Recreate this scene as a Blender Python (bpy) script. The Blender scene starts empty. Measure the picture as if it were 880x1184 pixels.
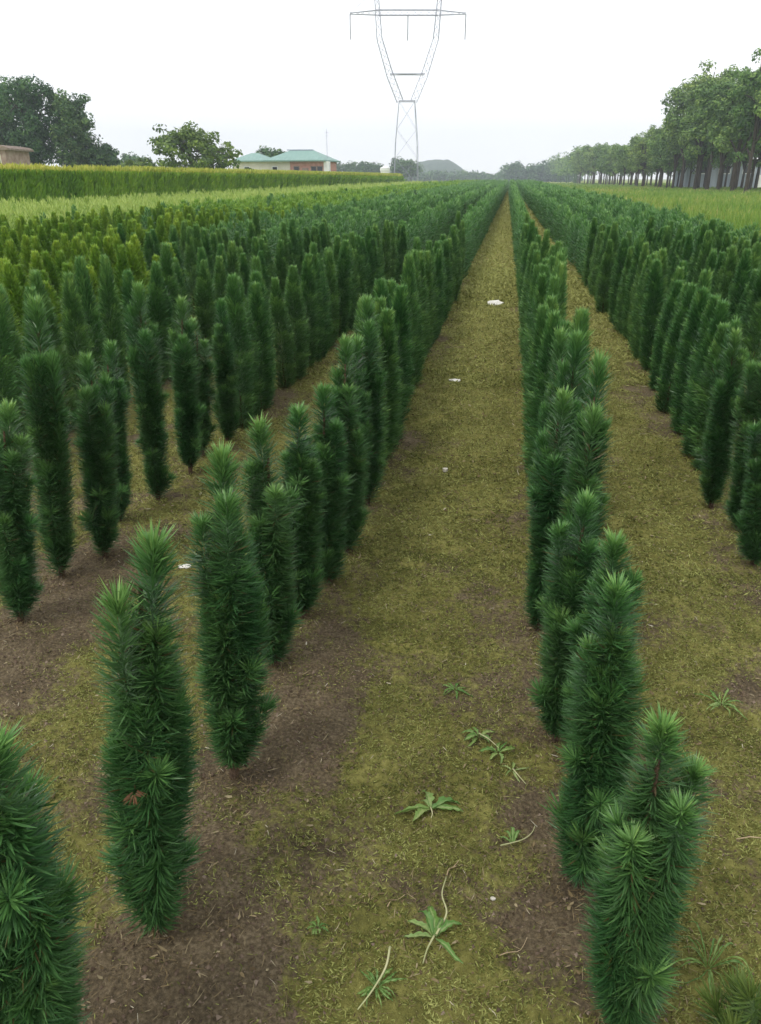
import bpy, math, random
import numpy as np
from mathutils import Vector

sc = bpy.context.scene
COL = sc.collection
R = math.radians
rng = np.random.default_rng(11)
rnd = random.Random(5)

# ------------------------------------------------------------------ camera
cd = bpy.data.cameras.new("camera")
cd.sensor_width = 36
cd.sensor_fit = 'AUTO'
cd.lens = 27.06
cd.clip_start = 0.05
cd.clip_end = 6000
cam = bpy.data.objects.new("camera", cd)
cam.location = (0, 0, 1.5)
cam.rotation_euler = (R(90 - 23.39), 0, R(8.79))
COL.objects.link(cam)
sc.camera = cam

# ------------------------------------------------------------------ world and sun
SUN_EL, SUN_AZ = 58, 215          # degrees, azimuth clockwise from +Y
w = bpy.data.worlds.new("World")
sc.world = w
w.use_nodes = True
nt = w.node_tree
bg = nt.nodes["Background"]
sky = nt.nodes.new("ShaderNodeTexSky")
sky.sky_type = 'NISHITA'
sky.sun_disc = False
sky.sun_elevation = R(SUN_EL)
sky.sun_rotation = R(SUN_AZ)
tc = nt.nodes.new("ShaderNodeTexCoord")
mp = nt.nodes.new("ShaderNodeMapping")
mp.inputs['Scale'].default_value = (1, 1, 4)
no = nt.nodes.new("ShaderNodeTexNoise")
no.inputs['Scale'].default_value = 1.6
no.inputs['Detail'].default_value = 5
rp = nt.nodes.new("ShaderNodeValToRGB")
rp.color_ramp.elements[0].position = 0.3
rp.color_ramp.elements[0].color = (10.5, 10.6, 10.7, 1)
rp.color_ramp.elements[1].position = 0.7
rp.color_ramp.elements[1].color = (11.7, 11.75, 11.8, 1)
mx = nt.nodes.new("ShaderNodeMix")
mx.data_type = 'RGBA'
mx.inputs[0].default_value = 0.93
nt.links.new(tc.outputs['Generated'], mp.inputs[0])
nt.links.new(mp.outputs[0], no.inputs['Vector'])
nt.links.new(no.outputs['Fac'], rp.inputs[0])
nt.links.new(sky.outputs[0], mx.inputs[6])
nt.links.new(rp.outputs[0], mx.inputs[7])
nt.links.new(mx.outputs[2], bg.inputs[0])
bg.inputs[1].default_value = 0.10
sl = bpy.data.lights.new("sun", 'SUN')
sl.energy = 1.3
sl.angle = R(14)
sl.color = (1, 0.95, 0.87)
so = bpy.data.objects.new("sun", sl)
so.rotation_euler = (R(90 - SUN_EL), 0, R(180 - SUN_AZ))
COL.objects.link(so)
sc.view_settings.view_transform = 'Standard'
sc.view_settings.look = 'None'
sc.view_settings.gamma = 1
sc.view_settings.use_curve_mapping = False
sc.view_settings.exposure = 0.32
cy = sc.cycles
cy.max_bounces = 4
cy.diffuse_bounces = 2
cy.glossy_bounces = 2
cy.transmission_bounces = 3
cy.volume_bounces = 0
cy.use_denoising = True
cy.use_adaptive_sampling = True
cy.adaptive_threshold = 0.015

# ------------------------------------------------------------------ materials
def mat(name):
    m = bpy.data.materials.new(name)
    m.use_nodes = True
    return m, m.node_tree, m.node_tree.nodes["Principled BSDF"]

def ramp(nt, stops):
    r = nt.nodes.new("ShaderNodeValToRGB")
    e = r.color_ramp.elements
    while len(e) < len(stops):
        e.new(0.5)
    for k, (p, c) in enumerate(stops):
        e[k].position = p
        e[k].color = (*c, 1)
    return r

def leaf_mat(name, stops, rough=0.45, spec=0.4, trans=0.25, objvar=0.15):
    """foliage: colour by the 'tint' attribute (old growth to new growth), slight variation per plant"""
    m, nt, b = mat(name)
    a = nt.nodes.new("ShaderNodeAttribute")
    a.attribute_name = 'tint'
    r = ramp(nt, stops)
    nt.links.new(a.outputs['Fac'], r.inputs[0])
    oi = nt.nodes.new("ShaderNodeObjectInfo")
    hs = nt.nodes.new("ShaderNodeHueSaturation")
    mr = nt.nodes.new("ShaderNodeMapRange")
    mr.inputs[3].default_value = 1 - objvar
    mr.inputs[4].default_value = 1 + objvar
    nt.links.new(oi.outputs['Random'], mr.inputs[0])
    nt.links.new(mr.outputs[0], hs.inputs['Value'])
    mh = nt.nodes.new("ShaderNodeMapRange")
    mh.inputs[3].default_value = 0.515
    mh.inputs[4].default_value = 0.485
    nt.links.new(oi.outputs['Random'], mh.inputs[0])
    nt.links.new(mh.outputs[0], hs.inputs['Hue'])
    nt.links.new(r.outputs[0], hs.inputs['Color'])
    nt.links.new(hs.outputs[0], b.inputs['Base Color'])
    b.inputs['Roughness'].default_value = rough
    b.inputs['Specular IOR Level'].default_value = spec
    if trans:
        t = nt.nodes.new("ShaderNodeBsdfTranslucent")
        nt.links.new(hs.outputs[0], t.inputs[0])
        ms = nt.nodes.new("ShaderNodeMixShader")
        ms.inputs[0].default_value = trans
        out = nt.nodes["Material Output"]
        nt.links.new(b.outputs[0], ms.inputs[1])
        nt.links.new(t.outputs[0], ms.inputs[2])
        nt.links.new(ms.outputs[0], out.inputs[0])
    return m

def noise_mat(name, stops, scale=8, detail=6, rough=0.85, bump=0.0, bscale=40, spec=0.3, metal=0.0, stretch=(1, 1, 1)):
    m, nt, b = mat(name)
    tc = nt.nodes.new("ShaderNodeTexCoord")
    mp = nt.nodes.new("ShaderNodeMapping")
    mp.inputs['Scale'].default_value = stretch
    nt.links.new(tc.outputs['Object'], mp.inputs[0])
    n = nt.nodes.new("ShaderNodeTexNoise")
    n.inputs['Scale'].default_value = scale
    n.inputs['Detail'].default_value = detail
    nt.links.new(mp.outputs[0], n.inputs['Vector'])
    r = ramp(nt, stops)
    nt.links.new(n.outputs['Fac'], r.inputs[0])
    nt.links.new(r.outputs[0], b.inputs['Base Color'])
    b.inputs['Roughness'].default_value = rough
    b.inputs['Specular IOR Level'].default_value = spec
    b.inputs['Metallic'].default_value = metal
    if bump:
        n2 = nt.nodes.new("ShaderNodeTexNoise")
        n2.inputs['Scale'].default_value = bscale
        n2.inputs['Detail'].default_value = 6
        nt.links.new(mp.outputs[0], n2.inputs['Vector'])
        bp = nt.nodes.new("ShaderNodeBump")
        bp.inputs['Strength'].default_value = bump
        bp.inputs['Distance'].default_value = 0.02
        nt.links.new(n2.outputs['Fac'], bp.inputs['Height'])
        nt.links.new(bp.outputs[0], b.inputs['Normal'])
    return m

M = {}
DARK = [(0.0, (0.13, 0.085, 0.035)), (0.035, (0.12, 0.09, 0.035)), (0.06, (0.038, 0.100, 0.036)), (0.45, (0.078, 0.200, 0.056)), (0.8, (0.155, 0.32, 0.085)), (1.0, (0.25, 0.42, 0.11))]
M['needle'] = leaf_mat('conifer_needles', DARK, 0.40, 0.55, 0.22)
GOLD = [(0.0, (0.085, 0.190, 0.028)), (0.5, (0.21, 0.37, 0.050)), (1.0, (0.38, 0.52, 0.08))]
M['gold'] = leaf_mat('golden_sprays', GOLD, 0.5, 0.35, 0.25, 0.2)
LIME = [(0.0, (0.15, 0.25, 0.04)), (0.5, (0.32, 0.44, 0.09)), (1.0, (0.54, 0.62, 0.18))]
M['lime'] = leaf_mat('lime_sprays', LIME, 0.5, 0.3, 0.3, 0.15)
M['hedge'] = leaf_mat('hedge_leaves', [(0.0, (0.10, 0.21, 0.022)), (0.5, (0.23, 0.40, 0.04)), (1.0, (0.42, 0.56, 0.07))], 0.5, 0.3, 0.25)
M['hedge_tip'] = leaf_mat('hedge_new_growth', [(0.0, (0.30, 0.38, 0.04)), (1.0, (0.55, 0.54, 0.12))], 0.5, 0.3, 0.3)
M['pine'] = leaf_mat('pine_foliage', [(0.0, (0.065, 0.135, 0.040)), (0.5, (0.15, 0.265, 0.065)), (1.0, (0.28, 0.40, 0.10))], 0.55, 0.25, 0.2)
M['broad'] = leaf_mat('broadleaf_foliage', [(0.0, (0.034, 0.086, 0.034)), (0.5, (0.070, 0.155, 0.052)), (1.0, (0.14, 0.24, 0.07))], 0.55, 0.25, 0.2)
M['fresh'] = leaf_mat('fresh_tree_foliage', [(0.0, (0.05, 0.10, 0.02)), (0.5, (0.10, 0.18, 0.03)), (1.0, (0.19, 0.28, 0.04))], 0.5, 0.3, 0.3)
M['meadow'] = leaf_mat('meadow_blades', [(0.0, (0.09, 0.19, 0.035)), (0.5, (0.17, 0.30, 0.05)), (0.85, (0.27, 0.36, 0.07)), (1.0, (0.40, 0.40, 0.13))], 0.6, 0.2, 0.3)
M['moss'] = leaf_mat('moss_tufts', [(0.0, (0.060, 0.067, 0.018)), (0.5, (0.175, 0.182, 0.045)), (1.0, (0.42, 0.42, 0.14))], 0.75, 0.15, 0.2)
M['litter'] = leaf_mat('dry_litter_bits', [(0.0, (0.07, 0.045, 0.025)), (0.6, (0.20, 0.14, 0.075)), (0.9, (0.36, 0.29, 0.18)), (1.0, (0.6, 0.55, 0.45))], 0.8, 0.2, 0)
M['weed'] = leaf_mat('weed_leaf', [(0.0, (0.07, 0.15, 0.03)), (0.5, (0.15, 0.28, 0.065)), (1.0, (0.34, 0.42, 0.17))], 0.5, 0.35, 0.25, 0.1)
M['stalk'] = noise_mat('pale_stalk', [(0.3, (0.30, 0.33, 0.15)), (0.7, (0.48, 0.46, 0.27))], 30)
M['bark'] = noise_mat('brown_bark', [(0.3, (0.055, 0.035, 0.022)), (0.7, (0.14, 0.09, 0.055))], 60, bump=0.5, bscale=150)
M['tbark'] = noise_mat('dark_trunk_bark', [(0.3, (0.035, 0.028, 0.022)), (0.7, (0.085, 0.068, 0.052))], 6, bump=0.6, bscale=14, stretch=(1, 1, 0.25))
M['twig'] = noise_mat('dry_twig', [(0.3, (0.25, 0.18, 0.10)), (0.7, (0.48, 0.38, 0.24))], 40)
M['scrap'] = noise_mat('pale_scrap', [(0.3, (0.62, 0.60, 0.55)), (0.7, (0.86, 0.85, 0.80))], 20, bump=0.3)
M['chip'] = noise_mat('pale_stone', [(0.3, (0.42, 0.39, 0.33)), (0.7, (0.70, 0.67, 0.60))], 50, bump=0.4)
M['steel'] = noise_mat('galvanised_steel', [(0.3, (0.24, 0.25, 0.33)), (0.7, (0.34, 0.35, 0.43))], 0.5, rough=0.55, metal=0.3)
M['insul'] = noise_mat('insulator_glaze', [(0.3, (0.11, 0.10, 0.13)), (0.7, (0.16, 0.15, 0.18))], 2, rough=0.3)
M['roof'] = noise_mat('green_sheet_roof', [(0.3, (0.15, 0.28, 0.25)), (0.7, (0.23, 0.37, 0.33))], 1.2, rough=0.5, stretch=(6, 1, 1))
M['pink'] = noise_mat('pink_brick', [(0.3, (0.40, 0.20, 0.16)), (0.7, (0.54, 0.30, 0.25))], 3)
M['cream'] = noise_mat('cream_render', [(0.3, (0.60, 0.57, 0.48)), (0.7, (0.75, 0.72, 0.64))], 1)
M['white'] = noise_mat('white_paint', [(0.3, (0.70, 0.71, 0.72)), (0.7, (0.82, 0.83, 0.84))], 1)
M['blueg'] = noise_mat('grey_blue_cladding', [(0.3, (0.30, 0.35, 0.43)), (0.7, (0.42, 0.47, 0.55))], 0.6, stretch=(4, 1, 0.3))
M['brick'] = noise_mat('weathered_brick', [(0.3, (0.24, 0.16, 0.13)), (0.7, (0.42, 0.33, 0.28))], 2.0)
M['wood'] = noise_mat('grey_wood', [(0.3, (0.16, 0.12, 0.10)), (0.7, (0.30, 0.24, 0.20))], 3)
gm, gnt, gb = mat('dark_glass')
gb.inputs['Base Color'].default_value = (0.03, 0.035, 0.045, 1)
gb.inputs['Roughness'].default_value = 0.15
M['glass'] = gm

# ground: soil and moss, turning into meadow soil far away
gm, nt, b = mat('mossy_soil')
a = nt.nodes.new("ShaderNodeAttribute"); a.attribute_name = 'moss'
a2 = nt.nodes.new("ShaderNodeAttribute"); a2.attribute_name = 'far'
tc = nt.nodes.new("ShaderNodeTexCoord")
n1 = nt.nodes.new("ShaderNodeTexNoise"); n1.inputs['Scale'].default_value = 38; n1.inputs['Detail'].default_value = 8; n1.inputs['Roughness'].default_value = 0.7
n2 = nt.nodes.new("ShaderNodeTexNoise"); n2.inputs['Scale'].default_value = 6; n2.inputs['Detail'].default_value = 6
n3 = nt.nodes.new("ShaderNodeTexNoise"); n3.inputs['Scale'].default_value = 110; n3.inputs['Detail'].default_value = 5
for n in (n1, n2, n3):
    nt.links.new(tc.outputs['Object'], n.inputs['Vector'])
soil = ramp(nt, [(0.3, (0.050, 0.040, 0.027)), (0.5, (0.128, 0.099, 0.060)), (0.7, (0.255, 0.203, 0.128))])
mossc = ramp(nt, [(0.3, (0.070, 0.069, 0.020)), (0.5, (0.178, 0.172, 0.048)), (0.7, (0.33, 0.31, 0.098))])
mix_s = nt.nodes.new("ShaderNodeMath"); mix_s.operation = 'MULTIPLY_ADD'; mix_s.inputs[1].default_value = 0.62
nt.links.new(n3.outputs['Fac'], mix_s.inputs[0])
hl = nt.nodes.new("ShaderNodeMath"); hl.operation = 'MULTIPLY'; hl.inputs[1].default_value = 0.38
nt.links.new(n2.outputs['Fac'], hl.inputs[0])
nt.links.new(hl.outputs[0], mix_s.inputs[2])
nt.links.new(mix_s.outputs[0], soil.inputs[0])
mm = nt.nodes.new("ShaderNodeMath"); mm.operation = 'MULTIPLY_ADD'; mm.inputs[1].default_value = 0.62
nt.links.new(n1.outputs['Fac'], mm.inputs[0]); nt.links.new(hl.outputs[0], mm.inputs[2])
nt.links.new(mm.outputs[0], mossc.inputs[0])
# mask = smoothstep(moss + (noise-0.5)*k)
ad = nt.nodes.new("ShaderNodeMath"); ad.operation = 'MULTIPLY_ADD'; ad.inputs[1].default_value = 1.5; ad.inputs[2].default_value = -0.75
nt.links.new(n1.outputs['Fac'], ad.inputs[0])
ad2 = nt.nodes.new("ShaderNodeMath"); ad2.operation = 'ADD'
nt.links.new(ad.outputs[0], ad2.inputs[0]); nt.links.new(a.outputs['Fac'], ad2.inputs[1])
mr = nt.nodes.new("ShaderNodeMapRange"); mr.interpolation_type = 'SMOOTHSTEP'
mr.inputs[1].default_value = 0.28; mr.inputs[2].default_value = 0.72
nt.links.new(ad2.outputs[0], mr.inputs[0])
cm = nt.nodes.new("ShaderNodeMix"); cm.data_type = 'RGBA'
nt.links.new(mr.outputs[0], cm.inputs[0]); nt.links.new(soil.outputs[0], cm.inputs[6]); nt.links.new(mossc.outputs[0], cm.inputs[7])
grass = ramp(nt, [(0.3, (0.16, 0.23, 0.03)), (0.7, (0.34, 0.38, 0.07))])
nt.links.new(n2.outputs['Fac'], grass.inputs[0])
a3 = nt.nodes.new("ShaderNodeAttribute"); a3.attribute_name = 'graze_pale'  # moss paler with distance: lightness of the grazing view put into the colour
graze_col = ramp(nt, [(0.3, (0.16, 0.15, 0.045)), (0.5, (0.26, 0.24, 0.075)), (0.7, (0.36, 0.33, 0.11))])
nt.links.new(mm.outputs[0], graze_col.inputs[0])
cd2 = nt.nodes.new("ShaderNodeMix"); cd2.data_type = 'RGBA'
nt.links.new(a3.outputs['Fac'], cd2.inputs[0]); nt.links.new(cm.outputs[2], cd2.inputs[6]); nt.links.new(graze_col.outputs[0], cd2.inputs[7])
cf = nt.nodes.new("ShaderNodeMix"); cf.data_type = 'RGBA'
nt.links.new(a2.outputs['Fac'], cf.inputs[0]); nt.links.new(cd2.outputs[2], cf.inputs[6]); nt.links.new(grass.outputs[0], cf.inputs[7])
nt.links.new(cf.outputs[2], b.inputs['Base Color'])
b.inputs['Roughness'].default_value = 0.95
b.inputs['Specular IOR Level'].default_value = 0.15
bp = nt.nodes.new("ShaderNodeBump"); bp.inputs['Strength'].default_value = 1.0; bp.inputs['Distance'].default_value = 0.02
nt.links.new(n1.outputs['Fac'], bp.inputs['Height'])
nt.links.new(bp.outputs[0], b.inputs['Normal'])
M['ground'] = gm

# ------------------------------------------------------------------ mesh helpers
def mesh(name, V, T, material, tint=None, attrs=None, smooth=False, nv=3):
    """V (n,3) and T (m,nv) -> a mesh of nv-gons"""
    me = bpy.data.meshes.new(name)
    V = np.asarray(V, np.float32); T = np.asarray(T, np.int32)
    me.vertices.add(len(V)); me.vertices.foreach_set('co', V.ravel())
    me.loops.add(T.size); me.loops.foreach_set('vertex_index', T.ravel())
    me.polygons.add(len(T)); me.polygons.foreach_set('loop_start', np.arange(0, T.size, nv, dtype=np.int32))
    if smooth:
        me.polygons.foreach_set('use_smooth', np.ones(len(T), bool))
    at = dict(attrs or {})
    if tint is not None:
        at['tint'] = tint
    for k, v in at.items():
        d = me.attributes.new(k, 'FLOAT', 'POINT')
        d.data.foreach_set('value', np.asarray(v, np.float32))
    me.materials.append(material)
    me.update(calc_edges=True)
    return me

def link(name, me, parent=None, loc=None, rot=None, scale=None):
    o = bpy.data.objects.new(name, me)
    COL.objects.link(o)
    if parent: o.parent = parent
    if loc is not None: o.location = loc
    if rot is not None: o.rotation_euler = rot
    if scale is not None: o.scale = scale if hasattr(scale, '__len__') else (scale,) * 3
    return o

def tag(o, label=None, cat=None, group=None, kind=None):
    if label: o['label'] = label
    if cat: o['category'] = cat
    if group: o['group'] = group
    if kind: o['kind'] = kind
    return o

def empty(name, loc, rot=(0, 0, 0)):
    o = bpy.data.objects.new(name, None)
    o.empty_display_size = 0.1
    o.location = loc; o.rotation_euler = rot
    COL.objects.link(o)
    return o

def norm(a):
    return a / np.maximum(np.linalg.norm(a, axis=1, keepdims=True), 1e-9)

def blades(P, D, L, W, bend, tint, tipadd=0.0):
    """thin curved blades as 3 triangles each. P,D (n,3); L,W (n,); bend (n,3) offset of the tip"""
    n = len(P)
    side = norm(np.cross(D, np.array([0, 0, 1.0])) + rng.normal(0, 0.45, (n, 3)))
    side = norm(side - D * (side * D).sum(1, keepdims=True))
    L = L[:, None]; W = W[:, None]
    mid = P + D * L * 0.55 + bend * 0.3
    tip = P + D * L + bend
    V = np.stack([P - side * W * 0.35, P + side * W * 0.35, mid - side * W * 0.5, mid + side * W * 0.5, tip], 1).reshape(-1, 3)
    i = np.arange(n)[:, None] * 5
    T = np.concatenate([i + [0, 1, 3], i + [0, 3, 2], i + [2, 3, 4]], 1).reshape(-1, 3)
    t = np.repeat(tint[:, None], 5, 1)
    t[:, 4] += tipadd; t[:, 2:4] += tipadd * 0.5
    return V, T, np.clip(t.ravel(), 0, 1)

def join(parts):
    Vs, Ts, ts, o = [], [], [], 0
    for V, T, t in parts:
        Vs.append(V); Ts.append(T + o); ts.append(t); o += len(V)
    return np.concatenate(Vs), np.concatenate(Ts), np.concatenate(ts)

def tube(pts, rad, sides=6):
    """tapered tube along pts -> V, quads"""
    pts = np.asarray(pts, float); n = len(pts)
    rad = np.broadcast_to(rad, (n,))
    d = np.gradient(pts, axis=0); d = norm(d)
    ref = np.array([1.0, 0.13, 0.07]) if abs(d[0][0]) < 0.8 else np.array([0.05, 1.0, 0.1])
    u = norm(np.cross(d, ref)); v = np.cross(d, u)
    a = np.linspace(0, 2 * math.pi, sides, endpoint=False)
    V = (pts[:, None] + rad[:, None, None] * (np.cos(a)[None, :, None] * u[:, None] + np.sin(a)[None, :, None] * v[:, None])).reshape(-1, 3)
    Q = []
    for k in range(n - 1):
        for s in range(sides):
            s2 = (s + 1) % sides
            Q.append((k * sides + s, k * sides + s2, (k + 1) * sides + s2, (k + 1) * sides + s))
    c0, c1 = len(V), len(V) + 1
    V = np.concatenate([V, pts[:1], pts[-1:]])
    for s in range(sides):
        s2 = (s + 1) % sides
        Q.append((c0, s2, s, s)); Q.append((c1, (n - 1) * sides + s, (n - 1) * sides + s2, (n - 1) * sides + s2))
    return V, np.array(Q)

class MB:
    """collects boxes, bars and polygons into one mesh"""
    def __init__(s): s.v = []; s.f = []
    def add(s, V, F):
        o = len(s.v); s.v += [tuple(map(float, p)) for p in V]
        for f in F:
            g = []
            for i in f:
                if int(i) + o not in g: g.append(int(i) + o)
            s.f.append(tuple(g))
    def box(s, x0, x1, y0, y1, z0, z1):
        V = [(x, y, z) for z in (z0, z1) for y in (y0, y1) for x in (x0, x1)]
        s.add(V, [(0, 2, 3, 1), (4, 5, 7, 6), (0, 1, 5, 4), (2, 6, 7, 3), (0, 4, 6, 2), (1, 3, 7, 5)])
    def bar(s, a, b, w=0.1, n=4):
        s.add(*tube([a, b], w / 2, n))
    def tube(s, pts, rad, sides=6): s.add(*tube(pts, rad, sides))
    def build(s, name, m, parent=None, smooth=False):
        me = bpy.data.meshes.new(name)
        me.from_pydata(s.v, [], s.f)
        if smooth: me.polygons.foreach_set('use_smooth', [True] * len(me.polygons))
        me.materials.append(m); me.update()
        return link(name, me, parent)

def hash2(ix, iy, seed):
    h = (ix.astype(np.int64) * 374761393 + iy.astype(np.int64) * 668265263 + seed * 1442695041) & 0xFFFFFFFF
    h = ((h ^ (h >> 13)) * 1274126177) & 0xFFFFFFFF
    return ((h ^ (h >> 16)) & 0xFFFF) / 65535.0

def vnoise(x, y, seed=0):
    ix = np.floor(x); iy = np.floor(y)
    fx = x - ix; fy = y - iy
    fx = fx * fx * (3 - 2 * fx); fy = fy * fy * (3 - 2 * fy)
    a = hash2(ix, iy, seed); b = hash2(ix + 1, iy, seed); c = hash2(ix, iy + 1, seed); d = hash2(ix + 1, iy + 1, seed)
    return (a * (1 - fx) + b * fx) * (1 - fy) + (c * (1 - fx) + d * fx) * fy

def fbm(x, y, seed=0, oct=4):
    s = 0; amp = 0.5; t = 0
    for k in range(oct):
        s = s + amp * vnoise(x * 2 ** k + 17.3 * k, y * 2 ** k - 9.1 * k, seed + k); t += amp; amp *= 0.55
    return s / t

ROWS = {'A': -0.64, 'R': 0.265, 'B': -1.64, 'S': 1.12, 'C': -2.68, 'T': 2.02, 'U': 2.72, 'V': 3.45,
        'D': -3.6, 'E': -4.5, 'F': -5.35, 'G': -6.15, 'H': -7.05, 'I': -7.95, 'J': -8.8}
ROWX = np.array(list(ROWS.values()))
ROW_END = 150.0

def row_dist(x):
    return np.min(np.abs(np.asarray(x)[..., None] - ROWX), axis=-1)

def height(x, y):
    x = np.asarray(x, float); y = np.asarray(y, float)
    fade = np.clip(1 - y / 40, 0.15, 1)
    h = 0.045 * (fbm(x * 1.3, y * 1.3, 3, 3) - 0.5) + 0.022 * (fbm(x * 9, y * 9, 8, 3) - 0.5)
    h = h + 0.02 * np.exp(-(row_dist(x) / 0.16) ** 2)
    return h * fade

def moss_of(x, y):
    x = np.asarray(x, float); y = np.asarray(y, float)
    n = 0.55 * fbm(x * 1.9, y * 1.5, 21, 4) + 0.45 * fbm(x * 7, y * 7, 25, 4)
    d = row_dist(x)
    v = 0.51 + 0.95 * (n - 0.5) * 2.6 + 0.36 * np.clip((d - 0.10) / 0.22, 0, 1) - 0.12 * np.exp(-(d / 0.1) ** 2)
    v = v + 0.28 * np.clip((y - 2) / 8, 0, 1)
    # the worn earth beside the hedge-side row, and the bare aisle beyond it
    v = v - 0.42 * np.exp(-(((x + 0.42) / 0.13) ** 2 + ((y - 1.75) / 0.75) ** 2))
    v = v - 0.30 * np.exp(-(((x + 0.55) / 0.14) ** 2 + ((y - 1.0) / 0.3) ** 2))
    v = v - 0.20 * np.clip((-0.85 - x) / 0.3, 0, 1) * np.clip(1.3 - y / 12, 0, 1)
    for (px, py, pr) in ((0.62, 2.55, 0.16), (0.86, 2.2, 0.13), (0.75, 1.72, 0.10), (0.78, 1.62, 0.06), (0.55, 4.4, 0.2), (0.16, 1.25, 0.09)):
        v = v - 0.42 * np.exp(-(((x - px) / pr) ** 2 + ((y - py) / (pr * 0.8)) ** 2))
    return np.clip(v, 0, 1)

# ------------------------------------------------------------------ ground
def axis(fine0, fine1, step, far0, far1, grow=1.12):
    a = list(np.arange(fine0, fine1, step))
    s = step; p = a[-1]
    while p < far1:
        s *= grow; p += s; a.append(p)
    s = step; p = a[0]; pre = []
    while p > far0:
        s *= grow; p -= s; pre.append(p)
    return np.array(pre[::-1] + a)
gx = axis(-1.9, 1.25, 0.0075, -3000, 3000, 1.05)
gy = axis(0.68, 3.0, 0.0075, -400, 4000, 1.035)
X, Y = np.meshgrid(gx, gy)
Z = height(X, Y)
ms = moss_of(X, Y)
near = np.clip(1 - (Y - 5) / 6, 0, 1) * (Y > 0) * (np.abs(X) < 6)
Z += near * (0.010 * ms * (vnoise(X * 62, Y * 62, 5)) * vnoise(X * 15, Y * 15, 15) + 0.013 * (fbm(X * 24, Y * 24, 6, 4) - 0.5) + 0.006 * (vnoise(X * 95, Y * 95, 16) - 0.5))
far = np.clip((Y - ROW_END) / 4, 0, 1)
far = np.maximum(far, np.clip((X - 4.0) / 0.5, 0, 1))
far = np.maximum(far, np.clip((-9.3 - X) / 0.5, 0, 1))
ny, nx = X.shape
idx = np.arange(nx * ny).reshape(ny, nx)
Q = np.stack([idx[:-1, :-1], idx[:-1, 1:], idx[1:, 1:], idx[1:, :-1]], -1).reshape(-1, 4)
gme = mesh('ground', np.stack([X, Y, Z], -1).reshape(-1, 3), Q, M['ground'], attrs={'moss': ms.ravel(), 'far': far.ravel(), 'graze_pale': (np.clip((Y - 4) / 16, 0, 0.85) * np.clip(ms * 1.4, 0, 1)).ravel()}, smooth=True, nv=4)
tag(link('ground', gme), kind='structure')

# ------------------------------------------------------------------ haze
hz, hnt, hb = mat('haze_air')
hnt.nodes.remove(hb)
pv = hnt.nodes.new("ShaderNodeVolumePrincipled")
pv.inputs['Color'].default_value = (0.82, 0.91, 1.0, 1)
pv.inputs['Density'].default_value = 0.0008
pv.inputs['Anisotropy'].default_value = 0.0
hnt.links.new(pv.outputs[0], hnt.nodes["Material Output"].inputs['Volume'])
mb = MB(); mb.box(-420, 320, -60, 980, -1.2, 52)
tag(mb.build('haze', hz), kind='stuff')

# ------------------------------------------------------------------ distant things
def leaf_cloud(C, Rad, n_each, size, up=0.3, flat=1.0, tint=None, spread=0.25):
    """leaf clumps: random quads in ellipsoid shells round centres C"""
    n = len(C) * n_each
    c = np.repeat(C, n_each, 0); r = np.repeat(Rad, n_each)
    d = norm(rng.normal(0, 1, (n, 3)))
    rad = rng.uniform(0.25, 1.0, n) ** 0.5
    p = c + d * (r * rad)[:, None] * np.array([1, 1, flat])
    nn = norm(d + np.array([0, 0, up]) + rng.normal(0, 0.5, (n, 3)))
    u = norm(np.cross(nn, rng.normal(0, 1, (n, 3)))); v = np.cross(nn, u)
    s = (size * rng.uniform(0.6, 1.4, n))[:, None]
    V = np.stack([p - u * s * 0.5, p + v * s * 0.28, p + u * s * 0.5, p - v * s * 0.28], 1).reshape(-1, 3)
    T = np.arange(n * 4).reshape(-1, 4)
    ct = rng.uniform(0.15, 0.75, len(C)) if tint is None else tint
    t = np.repeat(np.repeat(ct, n_each) + rng.normal(0, spread, n), 4)
    return V, T, np.clip(t, 0, 1)

def make_broad(Wd, H, seed, crown_mat, clear=0.12, n=90, each=60, leaf=0.4, clump=0.16, flat=0.8, hollow=0.4, trunk=0.03):
    """a broadleaf tree with a domed crown: clumps in the outer shell of an egg, carried by limbs"""
    r = np.random.default_rng(seed)
    t = MB()
    t.tube([(0, 0, -0.1), (0.05, 0, H * clear), (0.0, 0.1, H * 0.5), (0.1, 0, H * 0.8)], [H * trunk, H * trunk * 0.8, H * trunk * 0.5, H * trunk * 0.2], 8)
    cz = H * (clear + 1) / 2 * 0.98; hz_ = H * (1 - clear) / 2
    C, Rd, Ft = [], [], []
    for k in range(n):
        d = r.normal(0, 1, 3); d /= np.linalg.norm(d)
        rr = r.uniform(hollow, 0.88) ** 0.6
        lump = 0.82 + 0.3 * math.sin(3.1 * d[0] * 2 + seed) * math.sin(2.3 * d[1] * 2 + 1 + seed) + 0.12 * r.normal()
        p = np.array([d[0] * Wd / 2, d[1] * Wd / 2, d[2] * hz_]) * rr * min(lump, 1.05)
        if d[2] > 0.55: p[2] *= 1 - 0.35 * (d[2] - 0.55) / 0.45
        p[2] += cz
        C.append(p); Rd.append(min(Wd, H) * clump * r.uniform(0.55, 1.15)); Ft.append(r.uniform(0.1, 0.8))
        if k % 5 == 0:
            p0 = np.array([0, 0, H * r.uniform(clear, 0.6)])
            t.tube([p0, (p0 + p) / 2 + [0, 0, 0.06 * H], p], [H * 0.011, H * 0.007, H * 0.002], 5)
    V, T, ti = leaf_cloud(np.array(C), np.array(Rd), each, leaf, 0.5, flat, np.array(Ft))
    return t, mesh('crown', V, T, crown_mat, ti, nv=4)

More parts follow.
